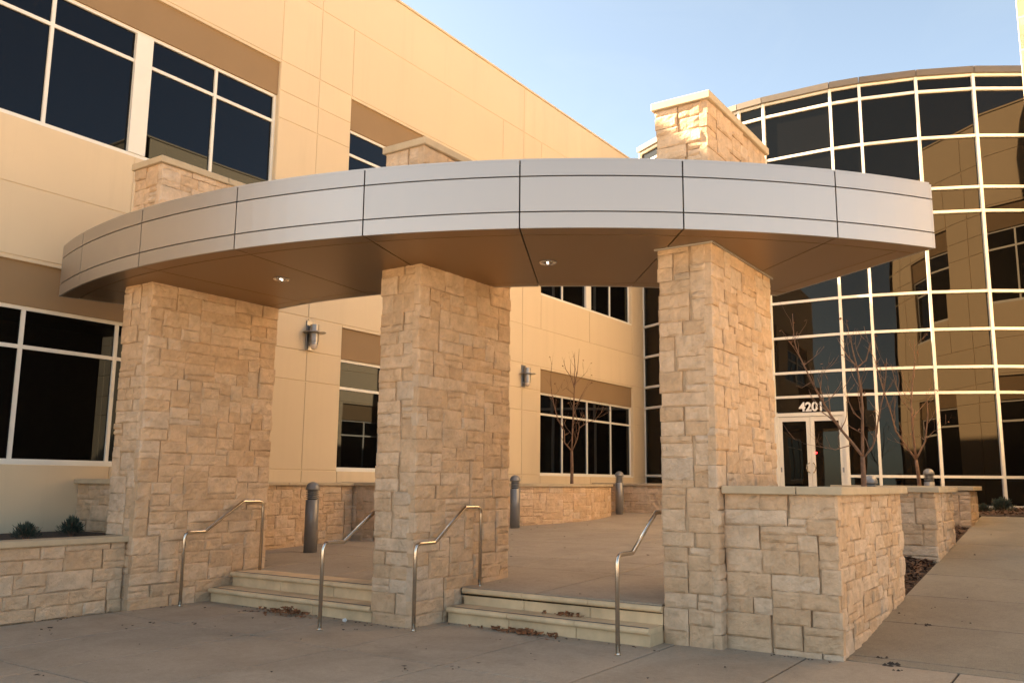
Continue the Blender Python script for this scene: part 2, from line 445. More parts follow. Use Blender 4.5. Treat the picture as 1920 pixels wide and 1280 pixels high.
# ------------------------------------------------------------------ facades of the two wings
GAPJ = .02
PR = random.Random(5)
def facade(root, O, u, length, bays, piers, ztop, z0, frame_off=.09, parapet=True):
    """a tilt-up wall along u from O; bays = list of (a, b, mullions, wide mullion range upstairs)"""
    O = Vector((*O, 0)); u = Vector((*u, 0)); n = Vector((u.y, -u.x, 0))
    def P(a, d, z): q = O+u*a+n*d; return (q.x, q.y, z)
    def bx(mb, a0, a1, d0, d1, za, zb):
        return mb.hexa([P(a0, d1, za), P(a1, d1, za), P(a1, d0, za), P(a0, d0, za), P(a0, d1, zb), P(a1, d1, zb), P(a1, d0, zb), P(a0, d0, zb)])
    core = MB()
    def panel(a0, a1, za, zb, g0=True):
        if a1-a0 < .05: return
        h = GAPJ/2; mb = MB(); bx(mb, a0+h, a1-h, -.03, 0, za+h, zb-h)
        mb.build('wall_panel', M['wall'], root, bevel=.006)
        bx(core, a0, a1, -.3, -.013, za, zb)
    ZR = [z0, 1.786, 3.46, 4.04, 4.70, 5.74, 8.446, 9.0, 9.605, 11.12, ztop]
    def splits(a, b, cuts): return [a]+[c for c in sorted(cuts) if a+.05 < c < b-.05]+[b]
    edges = [e for by in bays for e in by[:2]]
    solids = []; cur = 0.0
    for by in bays:
        if by[0] > cur+.01: solids.append((cur, by[0]))
        cur = by[1]
    if cur < length-.01: solids.append((cur, length))
    for za, zb, cuts in ((4.70, 5.74, piers), (9.605, 11.12, piers+edges), (11.12, ztop, piers)):
        s = splits(0, length, cuts)
        for a, b in zip(s, s[1:]): panel(a, b, za, zb)
    for a, b in solids:
        s = splits(a, b, piers)
        for a0, a1 in zip(s, s[1:]):
            for za, zb in ((z0, 1.786), (1.786, 3.46), (3.46, 4.04), (4.04, 4.70), (5.74, 8.446), (8.446, 9.0), (9.0, 9.605)): panel(a0, a1, za, zb)
    FW = .055
    def window(a, b, za, zb, zt, mulls, wide):
        d0, d1 = -.16, -frame_off
        fr = MB()
        for q0, q1 in ((a, a+FW), (b-FW, b)): bx(fr, q0, q1, d0, d1, za, zb)
        for q0, q1 in ((za, za+FW), (zb-FW, zb)): bx(fr, a+FW, b-FW, d0, d1+.002, q0, q1)
        win = fr.build('window', M['frame'], root)
        cols = []; cur = a+FW
        for mm in mulls: cols.append((cur, mm-FW/2)); cur = mm+FW/2
        cols.append((cur, b-FW))
        if wide:
            new = []
            for c in cols:
                if c[0] < wide[0] and c[1] > wide[1]: new += [(c[0], wide[0]), (wide[1], c[1])]
                else: new.append(c)
            cols = new
        for mm in mulls:
            mu = MB(); bx(mu, mm-FW/2, mm+FW/2, d0, d1-.002, za+FW, zb-FW); mu.build('mullion', M['frame'], win)
        if wide:
            wp = MB(); bx(wp, wide[0], wide[1], d0, d1+.03, za+FW, zb-FW); wp.build('infill_panel', M['frame'], win)
        for c0, c1 in cols:
            tr = MB(); bx(tr, c0, c1, d0, d1-.004, zt-FW/2, zt+FW/2); tr.build('transom', M['frame'], win)
        for c0, c1 in cols:
            for q0, q1 in ((za+FW, zt-FW/2), (zt+FW/2, zb-FW)):
                pm = MB(); tl = [PR.uniform(-.003, .003) for _ in range(3)]
                pm.hexa([P(c0, d0+.035+tl[0], q0), P(c1, d0+.035+tl[1], q0), P(c1, d0+.015, q0), P(c0, d0+.015, q0), P(c0, d0+.035+tl[2], q1), P(c1, d0+.035+tl[1]+tl[2]-tl[0], q1), P(c1, d0+.015, q1), P(c0, d0+.015, q1)])
                pm.build('pane', M['glass'], win)
        bk = MB(); bx(bk, a, b, -.3, d0, za, zb); bk.build('backing', M['joint'], win)
        sl = MB(); bx(sl, a+.004, b-.004, d1+.002, -.012, za-.03, za+.012); sl.build('sill', M['frame'], win)
    for a, b, mulls, wide in bays:
        s = splits(a, b, mulls[1:2] if len(mulls) > 2 else [])
        for a0, a1 in zip(s, s[1:]):
            panel(a0, a1, z0, 1.786); panel(a0, a1, 5.74, 6.72)
        for za, zb in ((4.02, 4.70-.05), (8.90, 9.605-.05)):
            mb = MB(); bx(mb, a, b, -.3, -.055, za, zb); mb.build('tan_band', M['band'], root)
            lp = MB(); bx(lp, a, b, -.3, -.004, zb, zb+.05); lp.build('band_lip', M['wall'], root)
        window(a, b, 1.80, 4.02, 3.436, mulls, None)
        window(a, b, 6.745, 8.90, 8.365, [q for q in mulls if not (wide and wide[0]-.05 < q < wide[1]+.05)], wide)
    core.build('wall_core', M['wall'], root)

YW = 12.6
wing = thing('office_wing', (6, YW, 0), 'long cream office wing with tan bands and dark ribbon windows on the left', 'building')
X0 = -4.0
def lb(a): return a-X0
baysL = []
for s in (-2.62, 4.89, 12.40, 19.91):
    baysL.append((lb(s+.02), lb(s+5.63-.02), [lb(s+1.32), lb(s+2.76), lb(s+4.25)], (lb(s+2.67), lb(s+2.97))))
pL = [lb(q) for q in (3.98, 11.50, 19.01)]
facade(wing, (X0, YW), (1, 0), 26.38-X0, baysL, pL, 12.42, .55)
rf = MB(); rf.box(X0, 26.6, YW+.3, YW+16, 12.0, 12.3); rf.build('roof', M['roofing'], wing)
pc = MB(); pc.box(X0, 26.45, YW-.03, YW+.32, 12.42, 12.47); pc.build('parapet_cap', M['wall'], wing, bevel=.005)
bk = MB(); bk.box(X0, 26.3, YW+.3, YW+.5, .3, 12.0); bk.build('inner_wall', M['joint'], wing)
sw = MB(); sw.box(X0-.3, X0, YW+.0, YW+16, -.1, 12.42); sw.build('end_wall', M['wall'], wing)

YR, XR = .63, 15.2
wing2 = thing('office_wing', (XR+4, YR-6, 0), 'sunlit cream office wing mirrored in the curved glass, its bright corner at the right edge', 'building')
def rb(x): return 27.6-x
baysR = []
for s in (17.1, 24.6):
    e = min(s+5.6, 27.4)
    a, b = rb(e), rb(s)
    ml = [q for q in (b-4.25, b-2.76, b-1.32) if q > a+.3]
    baysR.append((a, b, ml, None))
baysR.sort()
facade(wing2, (27.6, YR), (-1, 0), 27.6-XR, baysR, [rb(23.6), rb(16.15)], 12.42, .1)
facade(wing2, (XR, YR), (0, -1), 24, [(1.9, 7.5, [3.22, 4.66, 6.1], (4.57, 4.87)), (9.4, 15.0, [10.7, 12.2, 13.6], (12.1, 12.4)), (16.9, 22.5, [18.2, 19.7, 21.1], (19.6, 19.9))], [.95, 8.45, 15.95], 12.42, .1)
rf = MB(); rf.box(XR+.3, 27.6, YR-24, YR-.3, 12.0, 12.3); rf.build('roof', M['roofing'], wing2)
bk = MB(); bk.box(XR+.3, 27.6, YR-23.9, YR-.3, .1, 12.0); bk.build('inner_wall', M['joint'], wing2)
pc = MB(); pc.box(XR-.03, 27.6, YR-.3, YR+.03, 12.42, 12.47); pc.box(XR-.03, XR+.3, YR-24, YR-.302, 12.42, 12.47); pc.build('parapet_cap', M['wall'], wing2)

# ------------------------------------------------------------------ curved glass entrance
DC, DR = (35.05, 7.106), 10.245
drum = thing('glass_entrance', (25.2, 7.1, .7), 'curved dark glass entrance block with white grid frames and number 4201', 'building')
ANG = [147.3, 155.6, 163.7, 171.85, 176.25, 187.1, 191.55, 199.85, 208.2, 216.5, 220.6]
ROWS = [1.08, 1.845, 4.05, 4.735, 5.75, 6.775, 9.005, 9.68, 11.15, 12.52, 12.95]
mw = .038
def dp(r, a, z): return (DC[0]+r*math.cos(R(a)), DC[1]+r*math.sin(R(a)), z)
for a in ANG:
    mb = MB(); da = mw/DR*180/math.pi
    ztop = ROWS[-1]; z0 = .62
    mb.hexa([dp(DR-.12, a-da, z0), dp(DR+.05, a-da, z0), dp(DR+.05, a+da, z0), dp(DR-.12, a+da, z0), dp(DR-.12, a-da, ztop), dp(DR+.05, a-da, ztop), dp(DR+.05, a+da, ztop), dp(DR-.12, a+da, ztop)])
    mb.build('mullion', M['frame'], drum)
DOORBAY = 4
ZD0, ZD1 = .80, 3.60
for k in range(len(ANG)-1):
    a0, a1 = ANG[k]+.21, ANG[k+1]-.21
    zr = [.62]+ROWS
    rows = list(zip(zr, zr[1:]))
    if k == DOORBAY: rows = [(ZD1, 4.05)]+[r_ for r_ in rows if r_[0] >= 4.04]
    for z in ROWS[:-1] + [12.93]:
        if k == DOORBAY and z < 4.0: continue
        mb = MB(); h = .036
        mb.hexa([dp(DR-.11, a0, z-h), dp(DR+.03, a0, z-h), dp(DR+.03, a1, z-h), dp(DR-.11, a1, z-h), dp(DR-.11, a0, z+h), dp(DR+.03, a0, z+h), dp(DR+.03, a1, z+h), dp(DR-.11, a1, z+h)])
        mb.build('transom', M['frame'], drum)
    for za, zb in rows:
        mb = MB()
        if zb <= 1.09:
            mb.hexa([dp(DR-.1, a0, za), dp(DR+.02, a0, za), dp(DR+.02, a1, za), dp(DR-.1, a1, za), dp(DR-.1, a0, zb-.036), dp(DR+.02, a0, zb-.036), dp(DR+.02, a1, zb-.036), dp(DR-.1, a1, zb-.036)])
            mb.build('base_panel', M['cornice'], drum); continue
        zz0, zz1 = za+.034, zb-.034
        t0, t1, t2 = (PR.uniform(-.008, .008) for _ in range(3)); gd = DR-.042
        mb.hexa([dp(DR-.065, a0-.05, zz0), dp(gd+t0, a0-.05, zz0), dp(gd+t1, a1+.05, zz0), dp(DR-.065, a1+.05, zz0), dp(DR-.065, a0-.05, zz1), dp(gd+t2, a0-.05, zz1), dp(gd+t1+t2-t0, a1+.05, zz1), dp(DR-.065, a1+.05, zz1)])
        mb.build('pane', M['drumglass'], drum)
    mb = MB()
    mb.hexa([dp(DR-.3, ANG[k], 12.95), dp(DR+.14, ANG[k]+.05, 12.95), dp(DR+.14, ANG[k+1]-.05, 12.95), dp(DR-.3, ANG[k+1], 12.95), dp(DR-.3, ANG[k], 13.12), dp(DR+.16, ANG[k]+.05, 13.12), dp(DR+.16, ANG[k+1]-.05, 13.12), dp(DR-.3, ANG[k+1], 13.12)])
    mb.build('cornice', M['cornice'], drum)
mb = MB(); mb.sector(DC, .5, DR-.13, R(147), R(221), .3, 12.9, 24); mb.build('inner_shell', M['joint'], drum)
# double door in the bay
da0, da1 = ANG[DOORBAY]+.21, ANG[DOORBAY+1]-.21
pA, pB = Vector(dp(DR, da0, 0)), Vector(dp(DR, da1, 0))
tdir = (pB-pA).normalized(); ndir = Vector((tdir.y, -tdir.x, 0))
if ndir.x > 0: ndir = -ndir
LW = (pB-pA).length
def dpt(s, d, z): q = pA+tdir*s+ndir*d; return (q.x, q.y, z)
def dbox(mb, s0, s1, d0, d1, z0, z1):
    return mb.hexa([dpt(s0, d0, z0), dpt(s1, d0, z0), dpt(s1, d1, z0), dpt(s0, d1, z0), dpt(s0, d0, z1), dpt(s1, d0, z1), dpt(s1, d1, z1), dpt(s0, d1, z1)])
df = MB(); dbox(df, 0, LW, -.1, .03, 3.50, 3.60)
dbox(df, 0, .05, -.1, .03, ZD0, 3.5); dbox(df, LW-.05, LW, -.1, .03, ZD0, 3.5)
df.build('door_frame', M['frame'], drum)
for s0, s1, hs in ((.055, LW/2-.004, 1), (LW/2+.004, LW-.055, -1)):
    lf = MB(); st = .105
    dbox(lf, s0, s0+st, -.06, 0, ZD0+.02, 3.49); dbox(lf, s1-st, s1, -.06, 0, ZD0+.02, 3.49)
    dbox(lf, s0+st, s1-st, -.06, -.001, 3.36, 3.49); dbox(lf, s0+st, s1-st, -.06, -.001, ZD0+.02, ZD0+.24)
    dr = lf.build('door', M['frame'], drum)
    g = MB(); dbox(g, s0+st, s1-st, -.04, -.03, ZD0+.24, 3.36); g.build('pane', M['drumglass'], dr)
    hx = (s1-.05) if hs == 1 else (s0+.05)
    h = MB(); h.tube([dpt(hx, 0, 1.93), dpt(hx, .06, 1.94), dpt(hx-hs*.05, .085, 1.98), dpt(hx-hs*.07, .09, 2.07), dpt(hx-hs*.05, .085, 2.16), dpt(hx, .06, 2.2), dpt(hx, 0, 2.21)], .014, 8)
    h.build('handle', M['steel'], dr, smooth=True)
    pl = MB(); q = s0+.04 if hs == 1 else s1-.04; dbox(pl, q-.02, q+.02, 0, .006, 1.95, 2.08); pl.build('lock_plate', M['sconce'], dr)
# number on the glass above the door
def text_mesh(txt, size, extr, offs):
    cu = bpy.data.curves.new('number_curve', 'FONT'); cu.body = txt; cu.size = size; cu.extrude = extr; cu.offset = offs; cu.align_x = 'CENTER'
    o = bpy.data.objects.new('number_tmp', cu); COL.objects.link(o)
    dg = bpy.context.evaluated_depsgraph_get(); me = bpy.data.meshes.new_from_object(o.evaluated_get(dg))
    bpy.data.objects.remove(o); bpy.data.curves.remove(cu); return me
me = text_mesh('4201', .34, .006, .011); me.materials.clear(); me.materials.append(M['number'])
nx_ = [v.co.x for v in me.vertices]; ctr = Vector(dp(DR, 182.05, 3.645))
no = link('address_number', me, drum); no.location = ctr+ndir*(-.02)-OFF[drum]
no.rotation_euler = Matrix(((tdir.x, 0, ndir.x), (tdir.y, 0, ndir.y), (0, 1, 0))).to_euler()
if tdir.y > 0: no.rotation_euler = Matrix(((-tdir.x, 0, ndir.x), (-tdir.y, 0, ndir.y), (0, 1, 0))).to_euler()
rl = MB(); c = dpt(LW*.57, -.02, 2.48); rl.lathe(c, [(.0, -.028), (.02, -.02), (.028, 0), (.02, .02), (.0, .028)], 8); rl.build('red_bead', M['red'], drum, smooth=True)  # small glowing red bead just in front of the door glass, source unknown

# ------------------------------------------------------------------ pillars
ZS = 4.12
def pillar(x0, x1, y0, y1, captop, label, seed, zb=0.0):
    rg = random.Random(seed)
    t = thing('stone_pillar', ((x0+x1)/2, (y0+y1)/2, zb), label, 'pillar', 'stone pillars under the canopy')
    c = MB(); c.box(x0+.018, x1-.0, y0+.018, y1-.0, zb-.05, captop-.09); c.build('core', M['mortar'], t)
    sk = lambda u, z, hw, hh: (z-hh > ZS+.06 and z+hh < 4.74)
    f, L = line((x0, y0), (x1, y0)); n = stone_face(t, f, L, zb-.02, captop-.09, rg, sk)
    f, L = line((x0, y1), (x0, y0+.072)); n += stone_face(t, f, L, zb-.02, captop-.09, rg, sk)
    o = .045; cap_slabs(t, x0-o, x1+o, y0-o, y1+o, captop-.09, captop, 'x', 1.1)
    print('stones', n); return n
pillar(6.53, 8.60, 10.10, 10.70, 5.84, 'wide stone pillar at the canopy end beside the left planter', 11)
pillar(7.64, 9.50, 6.50, 7.10, 5.68, 'wide stone pillar standing in the middle between the two stairs', 12)
pillar(8.53, 10.46, 3.28, 3.88, 5.80, 'tall stone pillar adjoining the low stone wall by the walkway', 13)

# ------------------------------------------------------------------ canopy
CC = (15.48, 9.21); RO, RI = 9.56, 6.90
A0, A1 = R(162.7), R(235.2)
JA = [R(a) for a in (168.4, 178.3, 188.24, 198.05, 208.05, 217.95, 227.9)]
can = thing('entrance_canopy', (7.5, 6.6, 4.1), 'curved silver metal canopy resting on three stone pillars', 'canopy')
g = R(.045)
segs = list(zip([A0]+JA, JA+[A1]))
for i, (a, b) in enumerate(segs):
    for z0_, z1_ in ((4.12, 4.282), (4.296, 4.656), (4.670, 4.83)):
        mb = MB(); mb.sector(CC, RO-.03, RO, a+g, b-g, z0_, z1_)
        o = mb.build('fascia_panel', M['metal'], can)
    mb = MB(); mb.sector(CC, RI, RI+.03, a+g, b-g, 4.12, 4.83); mb.build('inner_fascia', M['metal'], can)
    aa = a+g if i else a+R(1.6); bb = b-g if i < len(segs)-1 else b-R(1.6)
    mb = MB(); mb.sector(CC, RI+.235, RO-.265, aa, bb, 4.121, 4.145); mb.build('soffit_panel', M['soffit'], can)
    mb = MB(); mb.sector(CC, RO-.252, RO-.036, a+g, b-g, 4.122, 4.145); mb.build('soffit_border', M['soffit'], can)
    mb = MB(); mb.sector(CC, RI+.036, RI+.222, a+g, b-g, 4.122, 4.145); mb.build('soffit_border', M['soffit'], can)
for a, sgn in ((A0, 1), (A1, -1)):
    mb = MB(); mb.sector(CC, RI+.24, RO-.27, min(a+sgn*R(.03), a+sgn*R(1.5)), max(a+sgn*R(.03), a+sgn*R(1.5)), 4.122, 4.145, 1); mb.build('soffit_border', M['soffit'], can)
    for z0_, z1_ in ((4.12, 4.282), (4.296, 4.656), (4.670, 4.83)):
        mb = MB(); mb.sector(CC, RI+.002, RO-.002, min(a-sgn*R(.15), a+sgn*R(.02)), max(a-sgn*R(.15), a+sgn*R(.02)), z0_, z1_, 1); mb.build('end_panel', M['metal'], can)
mb = MB(); mb.sector(CC, RI+.031, RO-.031, A0+R(.03), A1-R(.03), 4.147, 4.80); mb.build('core', M['joint'], can)
mb = MB(); mb.sector(CC, RI+.001, RO-.001, A0+R(.02), A1-R(.02), 4.832, 4.85); mb.build('top_sheet', M['metal'], can)
for x0, x1, y0, y1 in ((8.53, 10.46, 3.28, 3.88),):
    o = .035; mb = MB()
    mb.box(x0-o, x1+o, y0-o, y0-o+.02, 4.10, 4.118); mb.box(x0-o, x0-o+.02, y0-o+.02, y1+o, 4.10, 4.118)
    mb.build('pillar_trim', M['metal'], can)
def downlight(x, y, label):
    t = thing('recessed_downlight', (x, y, 4.1), label, 'ceiling light', 'downlights in the canopy soffit')
    mb = MB(); n = 24
    for r0, z0_, r1, z1_ in ((.10, 4.119, .085, 4.108),):
        b = 0
        for r, z in ((.105, 4.119), (.10, 4.108), (.082, 4.108), (.06, 4.119)):
            for k in range(n): q = 2*math.pi*k/n; mb.v.append((x+r*math.cos(q), y+r*math.sin(q), z))
        for i in range(3):
            for k in range(n): k2 = (k+1) % n; mb.f.append((i*n+k, i*n+k2, (i+1)*n+k2, (i+1)*n+k))
    mb.build('trim_ring', M['lampring'], t, smooth=True)
    for dx, dy in ((.02, .015), (-.025, -.01)):
        bl = MB(); bl.lathe((x+dx, y+dy, 4.106), [(.0, 0), (.010, .002), (.012, .008), (.008, .013)], 8); bl.build('bulb', M['bulb'], t, smooth=True)
downlight(7.297, 8.521, 'round recessed downlight in the soffit nearer the left pillar')
downlight(8.371, 5.199, 'round recessed downlight in the soffit between the other two pillars')

# ------------------------------------------------------------------ steps
def stairs(y0, y1, xl, xu, label, n):
    t = thing('stone_steps', (xl, (y0+y1)/2, 0), label, 'steps', 'flights of stone steps')
    for x, z0_, z1_, depth in ((xl, 0, .175, xu-xl+.1), (xu, .175, .358, .45)):
        for k in range(n):
            a, b = y0+(y1-y0)*k/n+.003, y0+(y1-y0)*(k+1)/n-.003
            mb = MB(); mb.box(x+.05, x+.55, a, b, z0_-.06, z1_-.062); mb.build('riser', M['step'], t, bevel=.004)
            nb = MB(); r = .031; pr = []
            for q in range(7):
                an = -math.pi/2-math.pi*q/6; pr.append((x+r+r*math.cos(an), z1_-r+r*math.sin(an)))
            pr = [(x+.3, z1_-2*r)]+pr+[(x+depth, z1_)] if False else pr
            b0 = len(nb.v); prof = pr+[(x+depth, z1_), (x+depth, z1_-2*r)]
            for yy in (a, b):
                for px, pz in prof: nb.v.append((px, yy, pz))
            m_ = len(prof)
            for q in range(m_): q2 = (q+1) % m_; nb.f.append((q, q2, m_+q2, m_+q))
            nb.f.append(tuple(range(m_))); nb.f.append(tuple(reversed(range(m_, 2*m_))))
            nb.build('tread', M['step'], t)
        sb = MB(); sb.box(x+.048, x+.062, y0+.03, y1-.03, z1_-.004, z1_+.002); sb.box(x+.078, x+.09, y0+.03, y1-.03, z1_-.004, z1_+.002)
        sb.build('nosing_strip', M['nosing_strip'], t)
stairs(7.12, 10.03, 7.62, 7.96, 'two stone steps between the left pillar and the middle pillar', 3)
stairs(3.895, 6.45, 8.17, 8.47, 'two stone steps between the middle pillar and the right pillar', 3)
fill = MB(); fill.box(8.25, 8.53, 7.12, 10.08, .0, .35); fill.box(8.7, 8.9, 3.9, 6.48, 0, .34)
tag(fill.build('plaza_edge', M['plaza']), 'concrete landing strip behind the top step', None, None, 'structure')
pf = MB(); pf.hexa([(8.20, 7.12, .1), (8.53, 7.12, .1), (8.53, 10.08, .1), (8.20, 10.08, .1), (8.20, 7.12, .357), (8.53, 7.12, plaza_z(8.53, 7.12)), (8.53, 10.08, plaza_z(8.53, 10.08)), (8.20, 10.08, .352)])
tag(pf.build('plaza_landing', M['plaza']), 'concrete landing at the top of the left steps', None, None, 'structure')

# ------------------------------------------------------------------ low stone walls and planters
CZ0, CZ1 = 1.505, 1.585
def low_wall(label, segs_, caps, base, seed, z0f, soil=None, cat='low wall', name='stone_wall', zc=CZ0, boxes=None):
    rg = random.Random(seed); t = thing(name, base, label, cat)
    for bx_ in boxes or []:
        c = MB(); c.box(*bx_); c.build('core', M['mortar'], t)
    for a, b, z0_ in segs_:
        f, L = line(a, b); stone_face(t, f, L, z0_, zc, rg)
    for cp in caps: cap_slabs(t, *cp)
    if soil:
        s = MB(); s.box(*soil); s.build('soil', M['soil'], t)
    return t
# right-hand walls along the walkway
low_wall('low stone wall adjoining the right pillar and nearest the walkway', [((8.66, 3.26), (8.66, 2.17), -.03), ((8.735, 2.17), (11.76, 2.17), 0.0), ((11.76, 2.24), (11.76, 3.0), .2)],
         [(8.59, 9.0, 2.52, 3.27, CZ0, CZ1, 'y', .62), (8.59, 11.83, 2.09, 2.517, CZ0, CZ1, 'x', 1.1)], (10, 2.4, 0), 21, 0, boxes=[(8.69, 11.73, 2.2, 2.45, -.05, CZ0), (8.69, 8.95, 2.45, 3.27, -.05, CZ0)])
low_wall('second low stone wall from the right pillar along the walkway', [((14.33, 3.2), (14.33, 2.17), .42), ((14.40, 2.17), (16.10, 2.17), .48)],
         [(14.26, 16.17, 2.09, 3.25, CZ0, CZ1, 'x', 1.0)], (15.2, 2.6, .5), 22, 0, boxes=[(14.36, 16.10, 2.2, 3.2, .3, CZ0)])
low_wall('farthest low stone wall along the walkway, before the curved glass', [((18.28, 4.6), (18.28, 2.17), .55), ((18.35, 2.17), (19.46, 2.17), .82)],
         [(18.21, 19.53, 2.09, 4.65, CZ0+.02, CZ1+.02, 'y', 1.2)], (18.9, 3.3, .7), 23, 0, boxes=[(18.31, 19.46, 2.2, 4.6, .4, CZ0+.02)])
# left-hand planter and courtyard walls
low_wall('low stone planter wall at the left edge with two shrubs behind it', [((-1.5, 10.24), (6.50, 10.24), -.02)],
         [(-1.5, 6.56, 10.17, 10.52, .82, .89, 'x', 1.55)], (3, 10.3, 0), 24, 0, soil=(-1.5, 7.15, 10.5, 12.57, .3, .84), zc=.82, boxes=[(-1.5, 6.50, 10.27, 10.5, -.05, .82)], name='stone_planter', cat='planter')
low_wall('short stone wall behind the left pillar meeting the office wall', [((7.17, 12.57), (7.17, 10.7), .62)],
         [(7.09, 7.55, 10.7, 12.57, 1.515, 1.585, 'y', 1.9)], (7.3, 11.6, .8), 25, 0, zc=1.515, boxes=[(7.2, 7.5, 10.7, 12.57, .2, 1.515)])
low_wall('low stone wall along the office wing behind the nearest bollard', [((7.55, 12.29), (12.55, 12.29), .30)],
         [(7.55, 12.55, 12.22, 12.57, 1.50, 1.555, 'x', 1.6)], (10, 12.4, .4), 26, 0, zc=1.50, boxes=[(7.55, 12.55, 12.32, 12.57, .2, 1.50)])
low_wall('projecting stone wall in the courtyard half hidden by the middle pillar', [((12.60, 12.57), (12.60, 11.55), .36), ((12.67, 11.55), (14.6, 11.55), .42)],
         [(12.53, 14.67, 11.48, 12.57, 1.50, 1.565, 'x', 1.1)], (13.5, 12, .45), 27, 0, zc=1.50, boxes=[(12.63, 14.6, 11.58, 12.57, .3, 1.50)])
low_wall('stone wall beside the glass corner behind the farthest bollard', [((22.75, 12.4), (22.75, 9.6), .70)],
         [(22.68, 23.2, 9.55, 12.57, 1.53, 1.60, 'y', 1.5)], (22.9, 11, .75), 28, 0, zc=1.53, boxes=[(22.78, 23.1, 9.65, 12.57, .6, 1.53)])
# curved planter with the thin tree
ac, ar = Vector((19.35, 15.75, 0)), 4.92
arc = thing('stone_planter', (19.3, 11.8, .6), 'curved stone planter holding a thin bare tree by the office wing', 'planter')
aa0, aa1 = R(222), R(307)
def arcf(u):
    a = aa0+u/ar; return ac+Vector((math.cos(a), math.sin(a), 0))*ar, Vector((-math.sin(a), math.cos(a), 0))
stone_face(arc, arcf, ar*(aa1-aa0), .50, 1.505, random.Random(31))
mb = MB(); mb.sector((ac.x, ac.y), ar-.3, ar-.03, aa0, aa1, .4, 1.505); mb.build('core', M['mortar'], arc)
for k in range(7):
    a, b = aa0+(aa1-aa0)*k/7+.0006, aa0+(aa1-aa0)*(k+1)/7-.0006
    mb = MB(); mb.sector((ac.x, ac.y), ar-.36, ar+.07, a, b, 1.505, 1.57); mb.build('cap_stone', M['cap'], arc)
so_ = MB(); so_.sector((ac.x, ac.y), 3.2, ar-.31, aa0, aa1, .5, 1.45); so_.build('soil', M['soil'], arc)

# ------------------------------------------------------------------ handrails
def rounded(pts, rads, n=6):
    out = [Vector(pts[0])]
    for i in range(1, len(pts)-1):
        p0, p, p1 = Vector(pts[i-1]), Vector(pts[i]), Vector(pts[i+1]); r = rads[i]
        if r <= 0: out.append(p); continue
        a = (p0-p).normalized(); b = (p1-p).normalized()
        th = a.angle(b); d = r/math.tan(th/2)
        s, e = p+a*d, p+b*d
        for k in range(n+1):
            q = k/n; out.append((s*(1-q)**2+p*2*q*(1-q)+e*q*q))
    out.append(Vector(pts[-1])); return out
def rail(x, y, d1, d2, d3, d4, label, z1=.92, z2=1.30):
    t = thing('handrail', (x, y, 0), label, 'handrail', 'steel handrails at the steps')
    zt = plaza_z(x+d4, y)-.01 if x+d4 > 8.3 else .35
    pts = [(x, y, -.01), (x, y, z1), (x+d1, y, z1), (x+d2, y, z2), (x+d4, y, z2), (x+d4, y, zt)]
    mb = MB(); mb.tube(rounded(pts, [0, .09, .012, .012, .09, 0]), .0215, 14); mb.build('rail', M['steel'], t, smooth=True)
    for px, pz in ((x, 0), (x+d4, zt)):
        fl = MB(); fl.lathe((px, y, pz), [(.032, -.004), (.032, .008), (.024, .012), (.022, .02)], 16); fl.build('base_flange', M['steel'], t, smooth=False)
rail(7.13, 9.92, .31, .90, 1.1, 1.25, 'steel handrail on the stone face of the left pillar')
rail(6.95, 7.21, .31, .90, 1.1, 1.25, 'steel handrail on the left stairs beside the middle pillar, its top hidden')
rail(7.51, 6.36, .33, .89, 1.1, 1.20, 'steel handrail on the right side of the middle pillar')
rail(7.66, 3.97, .33, .89, 1.1, 1.20, 'nearest steel handrail, foot on the pavement before the right pillar')

# ------------------------------------------------------------------ bollards
def bollard(x, y, label, h=1.17):
    z = plaza_z(x, y); t = thing('light_bollard', (x, y, z), label, 'bollard', 'grey light bollards round the courtyard')
    r = .112
    mb = MB(); mb.lathe((x, y, z-.02), [(r, 0), (r, h-.285), (r-.006, h-.28)], 28); mb.build('post', M['bollard'], t, smooth=False)
    for q in t.children[0].data.polygons: q.use_smooth = abs(q.normal.z) < .5
    mb = MB(); mb.lathe((x, y, z), [(r-.03, h-.3), (r-.03, h-.14)], 20); mb.build('lamp_core', M['louver'], t)
    for k in range(4):
        zz = h-.275+k*.035; mb = MB(); mb.lathe((x, y, z), [(r-.03, zz), (r-.002, zz-.006), (r-.002, zz+.006), (r-.03, zz+.018)], 24); mb.build('louver_ring', M['bollard'], t)
    mb = MB(); pr = [(r-.03, h-.145), (r+.008, h-.14), (r+.008, h-.112)]+[((r+.008)*math.cos(R(q)), h-.112+.112*math.sin(R(q))) for q in (15, 30, 45, 60, 75, 88)]
    mb.lathe((x, y, z), pr, 28); mb.build('dome_cap', M['bollard'], t, smooth=True)
bollard(10.55, 11.25, 'grey light bollard standing between the left and middle pillars')
bollard(16.50, 11.10, 'grey light bollard at the right edge of the middle pillar')
bollard(21.95, 11.28, 'grey light bollard at the lit right end of the curved planter')
bollard(15.75, 3.06+.30, 'bollard behind the nearest low wall with only its grey dome showing')
bollard(22.1, 3.43, 'bollard behind the farthest low wall with dome and louvres showing', 1.2)

